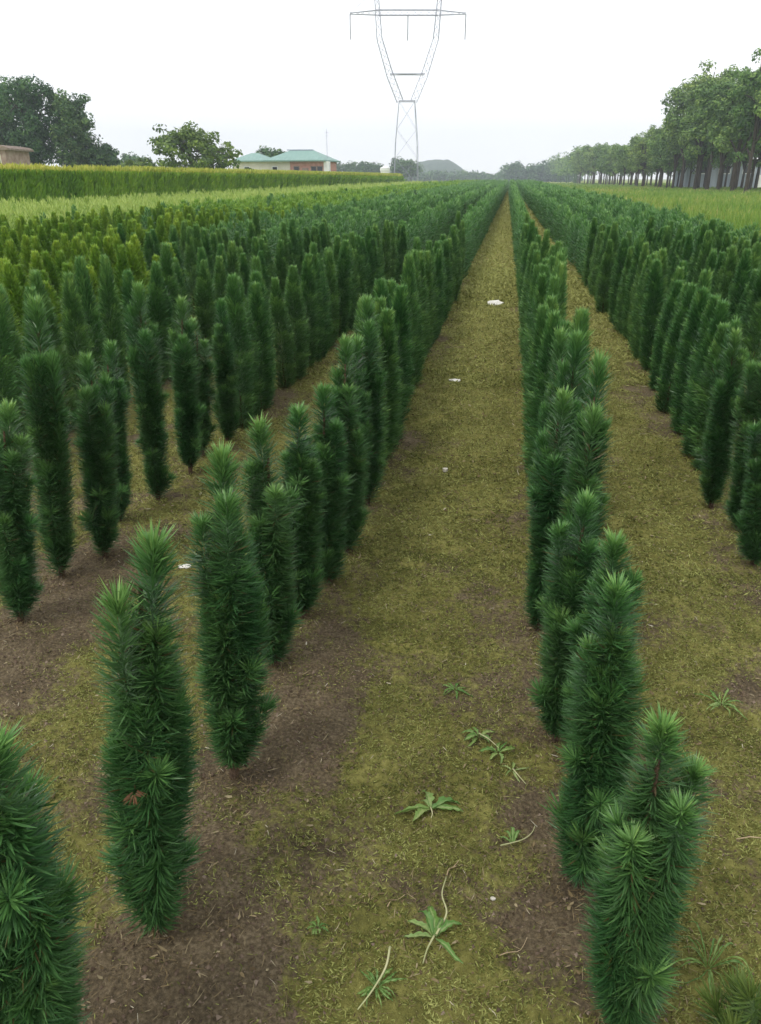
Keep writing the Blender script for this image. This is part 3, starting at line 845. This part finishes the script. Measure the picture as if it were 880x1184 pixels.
# merged plants for those seen from farther off
def spindle(h, r, n, wd, nl, seed, lobes=5, tint=(0.34, 0.82), tip=0.3, cone=0.0):
    """a slim plant seen from farther off: needles on a ribbed spindle of bundled upright shoots"""
    rr = np.random.default_rng(seed)
    f = rr.uniform(0.0, 1, n) ** 0.92
    az = rr.uniform(0, 6.283, n)
    lo = az * lobes + seed + 2.0 * f + 0.8 * np.sin(f * 5 + seed)
    rib = 0.5 + 0.5 * np.cos(lo)
    step = (f * 3.3 + 0.13 * lobes * np.round(lo / 6.283) * 2.1) % 1.0       # shoots end at different heights
    prof = r * np.minimum(1, ((1.03 - f) / (0.40 + 0.06 * (seed % 4))) ** (0.80 + 0.1 * (seed % 3))) * (0.70 + 0.30 * np.minimum(1, f / 0.22)) * (1 - cone * f)
    prof = prof * (0.68 + 0.24 * rib + 0.16 * step)
    rad = prof * rr.uniform(0.05, 1, n) ** 0.62
    P = np.stack([np.cos(az) * rad, np.sin(az) * rad, 0.01 + f * (h - nl * 0.8)], 1)
    up = 0.42 + 1.1 * f ** 6
    D = norm(np.stack([np.cos(az) * 0.9, np.sin(az) * 0.9, up], 1) + rr.normal(0, 0.22, (n, 3)))
    ln = nl * rr.uniform(0.7, 1.25, n)
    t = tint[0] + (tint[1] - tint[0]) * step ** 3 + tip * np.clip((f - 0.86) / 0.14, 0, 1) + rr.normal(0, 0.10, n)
    return blades(P, D, ln, np.full(n, wd) * rr.uniform(0.8, 1.25, n), np.array([0, 0, 1.0]) * (ln * rr.uniform(-0.1, 0.25, n))[:, None], np.clip(t, 0, 1), 0.06)
mids = []
for q in range(12):
    V, T, t = spindle(0.9, 0.078 + 0.007 * (q % 4), 7500, 0.0046, 0.042, 200 + q, 4 + q % 3)
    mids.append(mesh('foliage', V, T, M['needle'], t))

def mid_conifer(x, y, h, label, group, lean=0.0, gold=False):
    e = empty('golden_conifer' if gold else 'columnar_conifer', (x, y, float(height(x, y)) - 0.005), (rnd.gauss(0, 0.04), lean + rnd.gauss(0, 0.04), rnd.uniform(0, 6.28)))
    tag(e, label, 'golden conifer' if gold else 'columnar conifer', group)
    link('stem', stem0, e, scale=(1, 1, 0.3 * h / 0.9))
    wd = rnd.uniform(0.90, 1.10) * (0.9 if abs(x - 0.28) < 0.15 else 1.0)
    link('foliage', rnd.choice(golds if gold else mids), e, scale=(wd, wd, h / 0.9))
    return e

golds = []
for q in range(8):
    V, T, t = spindle(0.88, 0.120 + 0.012 * (q % 4), 4200, 0.009, 0.05, 400 + q, 5 + q % 3, (0.2, 0.62), 0.35, 0.35)
    golds.append(mesh('foliage', V, T, M['gold'], t))

WHERE = {'A': "first row on the hedge side", 'R': "single row between the two paths", 'B': "second row on the hedge side",
         'S': "first row on the meadow side", 'C': "third row on the hedge side", 'T': "second row on the meadow side",
         'U': "third row on the meadow side", 'V': "last row before the meadow", 'D': "fourth row on the hedge side",
         'E': "fifth row on the hedge side", 'F': "sixth row on the hedge side", 'G': "seventh row on the hedge side",
         'H': "eighth row on the hedge side", 'I': "ninth row on the hedge side", 'J': "last row before the pale seedlings"}
NEAR = {'A': [(-0.695, 0.70, 0.85, 0.10), (-0.655, 1.075, 0.945, 0.085), (-0.640, 1.545, 0.935, 0.045), (-0.672, 2.07, 0.84, 0.02), (-0.655, 2.38, 0.80, 0.012),
              (-0.615, 2.64, 0.79, 0.0), (-0.60, 2.92, 0.91, 0.01), (-0.63, 3.20, 0.86, 0.01), (-0.60, 3.46, 0.99, 0.005)],
        'R': [(0.305, 1.015, 0.72, -0.02), (0.255, 1.335, 0.785, 0.008), (0.285, 1.66, 0.74, 0.01), (0.225, 1.83, 0.765, 0.012), (0.265, 2.225, 1.02, 0.012), (0.20, 2.44, 0.88, 0.0), (0.255, 2.68, 1.0, 0.0), (0.24, 3.0, 0.95, 0.0)],
        'B': [(-1.662, 2.18, 0.82, 0.10), (-1.70, 2.53, 1.10, 0.095), (-1.61, 2.72, 0.86, 0.07), (-1.72, 3.08, 0.84, 0.06), (-1.65, 3.36, 1.04, 0.03), (-1.63, 3.74, 0.93, 0.045), (-1.68, 4.05, 0.78, 0.04), (-1.62, 4.32, 0.84, 0.03)],
        'S': [(1.10, 3.07, 0.69, -0.06), (1.13, 3.42, 0.92, -0.05), (1.07, 3.68, 0.86, -0.03), (1.13, 3.95, 0.86, -0.02)],
        'C': [], 'T': [], 'U': [], 'V': [], 'D': [], 'E': [], 'F': [], 'G': [], 'H': [], 'I': [], 'J': []}
SPECIAL = {('A', 0): "dark green conifer with star-shaped lower shoots, cut by the bottom corner, first of its row",
           ('A', 1): "bushy dark conifer with pale tip and brown dead spot, second along the wide path",
           ('A', 2): "tall knobbly dark conifer with a ragged low side, third along the wide path",
           ('R', 0): "dense dark conifer at the near end of the single row between the paths",
           ('R', 1): "dark conifer with pointed pale tip, second in the single row between the paths"}

def is_gold(x, y):
    if x < -3.0 and y < 8.2 + 1.0 * (-3.4 - x): return True
    if x < -4.9: return hash(round(x * 31 + y * 7)) % 10 < 9
    return False

M['dead'] = leaf_mat('dead_needles', [(0.0, (0.07, 0.035, 0.018)), (1.0, (0.20, 0.11, 0.05))], 0.7, 0.2, 0)
todo = []          # (distance rank, row, x, y, h, dx, near)
for row, x0 in ROWS.items():
    pts = list(NEAR[row])
    y = pts[-1][1] + 0.29 if pts else 0.6
    ystart = max(0.6, abs(x0) / (0.66 if x0 < 0 else 0.29) - 0.5)
    y = max(y, ystart)
    r = random.Random(ord(row))
    while y < ROW_END:
        d = math.hypot(x0, y)
        h = r.gauss(0.89, 0.065) + (0.06 if r.random() < 0.12 else 0)
        if row in 'ST': h -= 0.02
        if row == 'R': h += 0.04
        jit = 0.022 + (0.012 if row in 'BCS' else 0)
        xr = x0 + {'S': 0.17, 'R': 0.03, 'A': -0.06}.get(row, 0.0) * min(1, max(0, (y - 3.2) / 3.5))
        pts.append((xr + r.gauss(0, jit), y, h, r.gauss(0, 0.025)))
        y += (r.uniform(0.17, 0.26) if row not in 'DEFGHIJ' else r.uniform(0.22, 0.33)) * (1.0 if d < 40 else 1 + (d - 40) / 60)
    for j, (x, yy, h, dx) in enumerate(pts):
        todo.append((yy if j < len(NEAR[row]) else math.hypot(x, yy) + 0.0, row, j, x, yy, h, dx))
todo.sort()
n_dark = n_gold = 0
stuff_dark, stuff_gold = [], []
for (d, row, j, x, y, h, dx) in todo:
    if not in_view(x, y, 0.35):
        continue
    gold = is_gold(x, y)
    lean = {'A': 0.02, 'B': 0.03, 'C': 0.04}.get(row, 0.0) * max(0, 1 - y / 8)
    grp = ('golden conifers, ' if gold else 'dark conifers, ') + WHERE[row]
    cat = 'golden conifer' if gold else 'columnar conifer'
    if gold:
        if n_gold >= 200: stuff_gold.append((x, y, h)); continue
        n_gold += 1
        lab = (f"{ORD[j]} yellow-green plant of the {WHERE[row]}" if j < 8 and d < 9 else f"yellow-green cone-shaped conifer packed in the {WHERE[row]}")
        mid_conifer(x, y, h * 0.98, lab, grp, lean, True)
        continue
    if n_dark >= 300:
        stuff_dark.append((x, y, h)); continue
    n_dark += 1
    if (row, j) in SPECIAL: lab = SPECIAL[(row, j)]
    elif j < 12 and row in 'ARBSC': lab = f"{ORD[j]} dark conifer from the near end of the {WHERE[row]}"
    elif row in 'ARBSC': lab = f"dark columnar conifer past the twelfth in the {WHERE[row]}"
    else: lab = f"dark columnar conifer packed among like plants in the {WHERE[row]}"
    if j < len(NEAR[row]) and y < 4.6:
        e = near_conifer(x, y, h, dx, lab, cat, grp, 300 + j * 7 + ord(row), row)
        if (row, j) == ('A', 1):
            link('dead_tuft', shoot_mesh('dead_tuft', 'dead', 0.022, 0.0, 700, 0.016, 0.0025, 12, spread=(70, 30)), e, (0.02, -0.085, 0.50), (R(75), 0, 0.2))
    else:
        mid_conifer(x, y, h, lab, grp, lean + dx)
hmap = {(round(x, 4), round(y, 4)): h for (x, y, h) in stuff_dark + stuff_gold}
hof = lambda x, y: hmap[(round(x, 4), round(y, 4))]
stuff_rows('far_conifer_foliage', [(x, y) for x, y, h in stuff_dark], M['needle'], 0.38, None, hof, 0.10, 0.35, 0.055, 1.2)
stuff_rows('far_golden_foliage', [(x, y) for x, y, h in stuff_gold], M['gold'], 0.3, None, hof, 0.15, 0.4, 0.08)

# a young pale conifer at the bottom edge
sp = empty('young_conifer', (0.52, 0.97, float(height(0.52, 0.97)) - 0.005))
tag(sp, "low pale yellow-green conifer seedling at the bottom edge beside the single row", 'young conifer')
M['pale'] = leaf_mat('pale_needles', [(0.0, (0.06, 0.12, 0.03)), (0.5, (0.11, 0.18, 0.04)), (1.0, (0.22, 0.29, 0.07))], 0.45, 0.4, 0.25)
link('stem', stem0, sp, scale=(0.7, 0.7, 0.2))
for k in range(8):
    V, T, t = shoot_arrays(0.13, 0.03, 1500, 0.05, 0.003, 30, tint=(0.2, 0.7))
    link('side_shoot' if k else 'leader_shoot', mesh('pale_shoot', V, T, M['pale'], t), sp, (0, 0, 0.03 if k else 0.09), (0, R(rnd.uniform(30, 62)) if k else 0, k * 0.9))

# ------------------------------------------------------------------ moss, litter
def scatter(n, x0, x1, y0, y1):
    return rng.uniform(x0, x1, n), rng.uniform(y0, y1, n)
Px, Py, Sz = [], [], []
for (n, x0, x1, y0, y1, sz) in ((420000, -2.2, 1.25, 0.72, 3.0, 0.72), (200000, -2.4, 1.5, 2.8, 6.5, 1.25), (90000, -1.7, 1.3, 6.0, 15, 2.4), (60000, -1.7, 1.3, 10, 45, 5.0), (50000, -1.7, 1.3, 38, 150, 12.0)):
    x, y = scatter(n, x0, x1, y0, y1)
    k = in_view(0, 1) and (rng.uniform(0, 1, n) < np.clip(moss_of(x, y) * 1.5 - 0.25 + 0.8 * (fbm(x * 12, y * 12, 61, 3) - 0.5), 0.02, 1))
    x, y = x[k], y[k]
    Px.append(x); Py.append(y); Sz.append(np.full(len(x), sz))
x = np.concatenate(Px); y = np.concatenate(Py); sz = np.concatenate(Sz); n = len(x)
z = height(x, y) + 0.003
D = norm(np.stack([rng.normal(0, 1, n), rng.normal(0, 0.7, n), rng.uniform(0.05, 0.6, n)], 1))
V, T, t = blades(np.stack([x, y, z], 1), D, 0.011 * sz * rng.uniform(0.4, 1.7, n), 0.0030 * sz * rng.uniform(0.7, 1.4, n), rng.normal(0, 0.003, (n, 3)) * sz[:, None],
                 np.clip(0.15 + 0.7 * fbm(x * 5, y * 5, 62, 4) + rng.normal(0, 0.26, n) + 0.6 * np.clip((y - 2.5) / 12, 0, 1), 0, 1), 0.1)  # tufts tinted paler with distance too, grazing-view lightness painted in
tag(link('moss_foliage', mesh('moss_foliage', V, T, M['moss'], t)), kind='stuff')
Px, Py, Sz = [], [], []
for (n, x0, x1, y0, y1, sz) in ((26000, -2.2, 1.25, 0.72, 3.2, 0.8), (9000, -2.6, 1.5, 3.2, 8, 1.6)):
    x, y = scatter(n, x0, x1, y0, y1); Px.append(x); Py.append(y); Sz.append(np.full(n, sz))
for (d_, row_, j_, x_, y_, h_, dx_) in todo:
    if y_ < 6 and in_view(x_, y_, 0.3):
        q = 150 if y_ < 3 else 60
        a_ = rng.uniform(0, 6.28, q); r_ = np.abs(rng.normal(0, 0.085, q))
        Px.append(x_ + r_ * np.cos(a_)); Py.append(y_ + r_ * np.sin(a_)); Sz.append(np.full(q, 1.0))
x = np.concatenate(Px); y = np.concatenate(Py); sz = np.concatenate(Sz); n = len(x)
D = norm(np.stack([rng.normal(0, 1, n), rng.normal(0, 1, n), rng.uniform(-0.05, 0.3, n)], 1))
wide = rng.uniform(0, 1, n) < 0.12
V, T, t = blades(np.stack([x, y, height(x, y) + 0.006], 1), D, sz * np.where(wide, rng.uniform(0.008, 0.018, n), rng.uniform(0.008, 0.034, n)), sz * np.where(wide, rng.uniform(0.004, 0.009, n), rng.uniform(0.0012, 0.0026, n)),
                 rng.normal(0, 0.005, (n, 3)), np.clip(rng.beta(1.6, 1.8, n), 0, 1))
tag(link('dry_litter', mesh('dry_litter', V, T, M['litter'], t)), kind='stuff')

x, y = scatter(60000, -2.2, 1.3, 0.72, 4.5)
k = rng.uniform(0, 1, len(x)) < np.clip(1.15 - moss_of(x, y), 0.15, 1) * np.clip(1.6 - y / 3, 0.25, 1)
x, y = x[k], y[k]; n = len(x)
c = np.stack([x, y, height(x, y) + 0.004], 1)
r0 = (0.0016 + 0.006 * rng.uniform(0, 1, n) ** 3)[:, None]
a = rng.uniform(0, 6.28, n)
V = np.stack([c + r0 * np.stack([np.cos(a + q), np.sin(a + q), np.full(n, -0.5)], 1) * rng.uniform(0.7, 1.3, (n, 1)) for q in (0, 2.1, 4.2)] + [c + r0 * np.stack([rng.normal(0, 0.3, n), rng.normal(0, 0.3, n), rng.uniform(0.4, 0.9, n)], 1)], 1).reshape(-1, 3)
i4 = np.arange(n)[:, None] * 4
T = np.concatenate([i4 + [0, 1, 3], i4 + [1, 2, 3], i4 + [2, 0, 3]], 1).reshape(-1, 3)
M['crumb'] = leaf_mat('soil_crumbs', [(0.0, (0.05, 0.037, 0.025)), (0.6, (0.125, 0.096, 0.066)), (1.0, (0.25, 0.205, 0.15))], 0.95, 0.1, 0)
tag(link('soil_crumbs', mesh('soil_crumbs', V, T, M['crumb'], np.repeat(np.clip(rng.beta(2, 2.4, n), 0, 1), 4))), kind='stuff')

# ------------------------------------------------------------------ weeds, twigs, scraps
def leaf_me(L, W, lift, droop, curl=0.25, lobes=0.0, tint=0.45, nseg=13, twist=0.0):
    """one leaf along +X with a folded midrib"""
    s = np.linspace(0, 1, nseg)
    wd = W * np.sin(np.pi * np.clip(s * 0.93 + 0.05, 0, 1)) ** 0.8 * (1 + lobes * np.sin(s * 26)) * rng.uniform(0.7, 1.25, nseg)
    x = L * s; zc = lift * L * np.sin(s * math.pi * 0.8) - droop * L * s ** 2
    side = curl * L * s ** 2 + 0.05 * L * np.sin(s * 7 + rng.uniform(0, 6)) * s
    tw = twist * s
    V = []
    for k in range(nseg):
        for q in (-1, -0.5, 0, 0.5, 1):
            fold = abs(q) * wd[k] * 0.45
            yy = q * wd[k] * 0.5
            V.append((x[k], side[k] + yy * math.cos(tw[k]) - fold * math.sin(tw[k]), zc[k] + fold * math.cos(tw[k]) + yy * math.sin(tw[k]) + 0.0015 * math.sin(k * 2.1 + q * 3)))
    F = [(k * 5 + q, k * 5 + q + 1, (k + 1) * 5 + q + 1, (k + 1) * 5 + q) for k in range(nseg - 1) for q in range(4)]
    ti = np.tile([tint, tint, min(1, tint + 0.45), tint, tint], nseg) + rng.normal(0, 0.06, nseg * 5)
    return mesh('leaf', V, F, M['weed'], np.clip(ti, 0, 1), smooth=True, nv=4)

def smooth_pts(p, k=5):
    p = np.asarray(p, float); q = np.concatenate([[2 * p[0] - p[1]], p, [2 * p[-1] - p[-2]]]); out = []
    for i in range(1, len(q) - 2):
        for u in np.linspace(0, 1, k, endpoint=False):
            a, b, c, d = q[i - 1:i + 3]
            out.append(0.5 * (2 * b + (c - a) * u + (2 * a - 5 * b + 4 * c - d) * u ** 2 + (3 * b - a - 3 * c + d) * u ** 3))
    return np.array(out + [p[-1]])

def weed(x, y, label, leaves, stalks=(), cat='weed', name='uprooted_weed'):
    e = empty(name, (x, y, float(height(x, y)) + 0.012)); tag(e, label, cat)
    for (az, L, W, lift, droop, curl, lobes, tint, tw) in leaves:
        link('leaf', leaf_me(L, W, lift, droop, curl, lobes, tint, twist=tw), e, (0.004 * math.cos(R(az)), 0.004 * math.sin(R(az)), 0), (0, 0, R(az)))
    for pts, rad in stalks:
        pts = smooth_pts(pts); m = MB(); n = len(pts); m.tube(pts, np.linspace(rad, rad * 0.5, n), 6); m.build('stalk', M['stalk'], e, True)
    return e
def rl(n, L, W, seed, tint=0.5, lift=0.3):
    r = random.Random(seed)
    return [(k * 360 / n + r.uniform(-22, 22), L * r.uniform(0.6, 1.2), W * r.uniform(0.45, 0.85), lift * r.uniform(0.1, 0.9), r.uniform(0.0, 0.2), r.uniform(-0.45, 0.45), r.uniform(0.05, 0.4), tint + r.uniform(-0.2, 0.2), r.uniform(-0.8, 0.8)) for k in range(n)]

weed(-0.105, 1.535, "limp star of five broad green leaves lying on the moss in mid path",
     [(195, 0.092, 0.019, 0.07, 0.05, 0.14, 0.12, 0.5, 0.9), (222, 0.060, 0.026, 0.05, 0.03, 0.2, 0.10, 0.6, 0.3), (8, 0.080, 0.013, 0.10, 0.03, -0.16, 0.08, 0.55, 0.9), (28, 0.074, 0.023, 0.14, 0.05, -0.15, 0.12, 0.42, -0.5), (104, 0.056, 0.024, 0.25, 0.1, 0.28, 0.2, 0.6, 0.9), (140, 0.028, 0.014, 0.3, 0, 0.2, 0.1, 0.7, 0.4)],
     [([(0, 0, 0.004), (0.006, -0.02, 0.004), (0.004, -0.035, 0.002)], 0.002)])
weed(-0.062, 1.155, "spread weed with long pale stalk pointing up the wide path near its bottom",
     [(185, 0.062, 0.012, 0.05, 0, 0.1, 0.1, 0.65, 0.2), (318, 0.078, 0.012, 0.1, 0.05, 0.05, 0.0, 0.5, 0.5), (40, 0.062, 0.016, 0.25, 0.05, -0.1, 0.35, 0.5, 0.4), (95, 0.06, 0.020, 0.4, 0, 0.2, 0.3, 0.35, -0.3), (125, 0.055, 0.016, 0.5, 0, 0.1, 0.2, 0.4, 0.4), (150, 0.062, 0.015, 0.2, 0.02, 0.2, 0.35, 0.6, 0.2), (70, 0.04, 0.014, 0.4, 0, 0, 0.2, 0.5, 0)],
     [([(0.004, 0.0, 0.01), (0.022, 0.05, 0.016), (0.008, 0.10, 0.012), (0.014, 0.155, 0.006)], 0.0026), ([(0, 0, 0.006), (-0.012, -0.035, 0.006), (-0.018, -0.065, 0.002)], 0.0024)])
weed(-0.165, 1.025, "feathery green weed crossed by a long pale stalk beside the bottom edge", rl(17, 0.046, 0.007, 3, 0.42, 0.45),
     [([(0.015, 0.075, 0.02), (0.012, 0.03, 0.016), (-0.008, -0.02, 0.012), (-0.03, -0.055, 0.004)], 0.0026)])
weed(0.008, 1.83, "leafy bright green weed at the top of a trailing patch", rl(7, 0.050, 0.020, 4, 0.5, 0.4), [([(0, 0, 0.01), (0.03, -0.02, 0.008), (0.06, -0.05, 0.004)], 0.002)])
weed(0.065, 1.765, "flat green weed in the middle of the trailing patch", rl(7, 0.044, 0.016, 5, 0.45, 0.3))
weed(0.105, 1.69, "wilted pale weed at the low end of the trailing patch", rl(5, 0.040, 0.010, 6, 0.75, 0.15), [([(0, 0, 0.006), (0.02, -0.03, 0.005), (0.035, -0.05, 0.003)], 0.0018)])
weed(-0.075, 2.05, "flat scatter of small pale leaves on the moss above the star-shaped weed", rl(9, 0.05, 0.011, 7, 0.35, 0.15))
weed(0.105, 1.44, "small sprig with a curved pale stalk lying near the single row", [(95, 0.035, 0.009, 0.6, 0, 0.1, 0.1, 0.5, 0.2), (130, 0.03, 0.009, 0.5, 0, 0, 0.1, 0.5, 0.2), (60, 0.03, 0.008, 0.6, 0, 0, 0.1, 0.5, 0.2), (160, 0.03, 0.007, 0.2, 0, 0, 0.1, 0.45, 0)],
     [([(-0.03, -0.015, 0.004), (0.02, 0.004, 0.01), (0.045, 0.03, 0.01), (0.055, 0.06, 0.006)], 0.0017)])
weed(-0.315, 1.14, "tiny yellow-green seedling weed on bare soil at the hedge-side of the path", rl(8, 0.022, 0.010, 8, 0.4, 0.5))
weed(0.745, 2.09, "tufted pale green weed on the narrow path", rl(13, 0.07, 0.010, 9, 0.6, 0.4))
weed(0.50, 1.17, "hazy clump of fine pale grass beside the low pale seedling", rl(18, 0.075, 0.006, 10, 0.45, 1.1), name='grass_tuft', cat='grass tuft')

def twig(x, y, az, L, bendy, label, rad=0.0018, fork=True):
    e = empty('dry_twig', (x, y, float(height(x, y)) + 0.010), (0, 0, R(az))); tag(e, label, 'twig')
    m = MB(); s = np.linspace(0, 1, 7)
    pts = np.stack([L * (s - 0.5), bendy * L * np.sin(s * math.pi), 0.006 * np.sin(s * 7)], 1)
    m.tube(pts, np.linspace(rad, rad * 0.5, 7), 6); m.build('stick', M['twig'], e, True)
    if fork:
        m = MB(); m.tube([pts[3], pts[3] + [0.12 * L, -0.14 * L, 0.004], pts[3] + [0.28 * L, -0.16 * L, 0.002]], [rad * 0.7, rad * 0.6, rad * 0.3], 5); m.build('fork', M['twig'], e, True)
twig(-0.035, 1.345, 60, 0.05, 0.1, "forked tan twig between the star-shaped weed and the stalked weed")
twig(0.105, 1.155, 40, 0.075, -0.15, "thin curved tan twig near the foot of the single row", 0.0012, False)
twig(-0.155, 1.235, 45, 0.05, 0.12, "pale straight twig at the hedge side of the stalked weed", 0.0014, False)
twig(0.72, 1.50, -25, 0.16, 0.25, "bent brown twig over bare soil on the narrow path", 0.0016)
twig(-0.95, 1.55, -18, 0.06, 0.1, "pale stick on the soil between the two hedge-side rows", 0.002, False)

def scrap(name, x, y, L, W, label, m='scrap', cat='scrap', th=0.004, seed=1, az=0.0, tilt=0.0):
    """a curled irregular flake with thickness"""
    r = random.Random(seed); n = 11
    top_, bot = [], []
    ring = [(math.cos(q * 2 * math.pi / n) * r.uniform(0.75, 1.1), math.sin(q * 2 * math.pi / n) * r.uniform(0.75, 1.1)) for q in range(n)]
    V = [(0, 0, th * 1.4)] + [(L / 2 * a, W / 2 * b_, th + 0.07 * W * a * a + 0.05 * W * b_ * a) for a, b_ in ring] + [(0, 0, 0)] + [(L / 2 * a * 0.96, W / 2 * b_ * 0.96, 0.07 * W * a * a + 0.05 * W * b_ * a - 0.002) for a, b_ in ring]
    F = [(0, 1 + q, 1 + (q + 1) % n) for q in range(n)] + [(n + 1, n + 2 + (q + 1) % n, n + 2 + q) for q in range(n)] + [(1 + q, n + 2 + q, n + 2 + (q + 1) % n, 1 + (q + 1) % n) for q in range(n)]
    mm = MB(); mm.add(V, F); o = mm.build(name, M[m])
    o.location = (x, y, float(height(x, y)) + 0.006); o.rotation_euler = (tilt, 0, az)
    return tag(o, label, cat)
scrap('plastic_scrap', -0.10, 10.35, 0.21, 0.15, "largest white scrap lying in mid path far along", th=0.02, seed=2, tilt=R(24))
scrap('plastic_scrap', -0.34, 6.15, 0.10, 0.05, "small flat white scrap halfway along the wide path", th=0.008, seed=3, tilt=R(12))
scrap('pale_stone', -0.26, 4.05, 0.035, 0.03, "tiny pale stone alone on the moss nearer than both white scraps", 'chip', 'stone', 0.014, 4)
scrap('plastic_scrap', -1.24, 2.69, 0.055, 0.028, "white scrap on soil between the two hedge-side rows, behind the pale-tipped conifer", th=0.004, seed=5, az=0.3, tilt=R(14))
scrap('pale_stone', 0.06, 1.275, 0.013, 0.008, "tiny pale chip on moss beside the single row's foot", 'chip', 'stone chip', 0.002, 6)
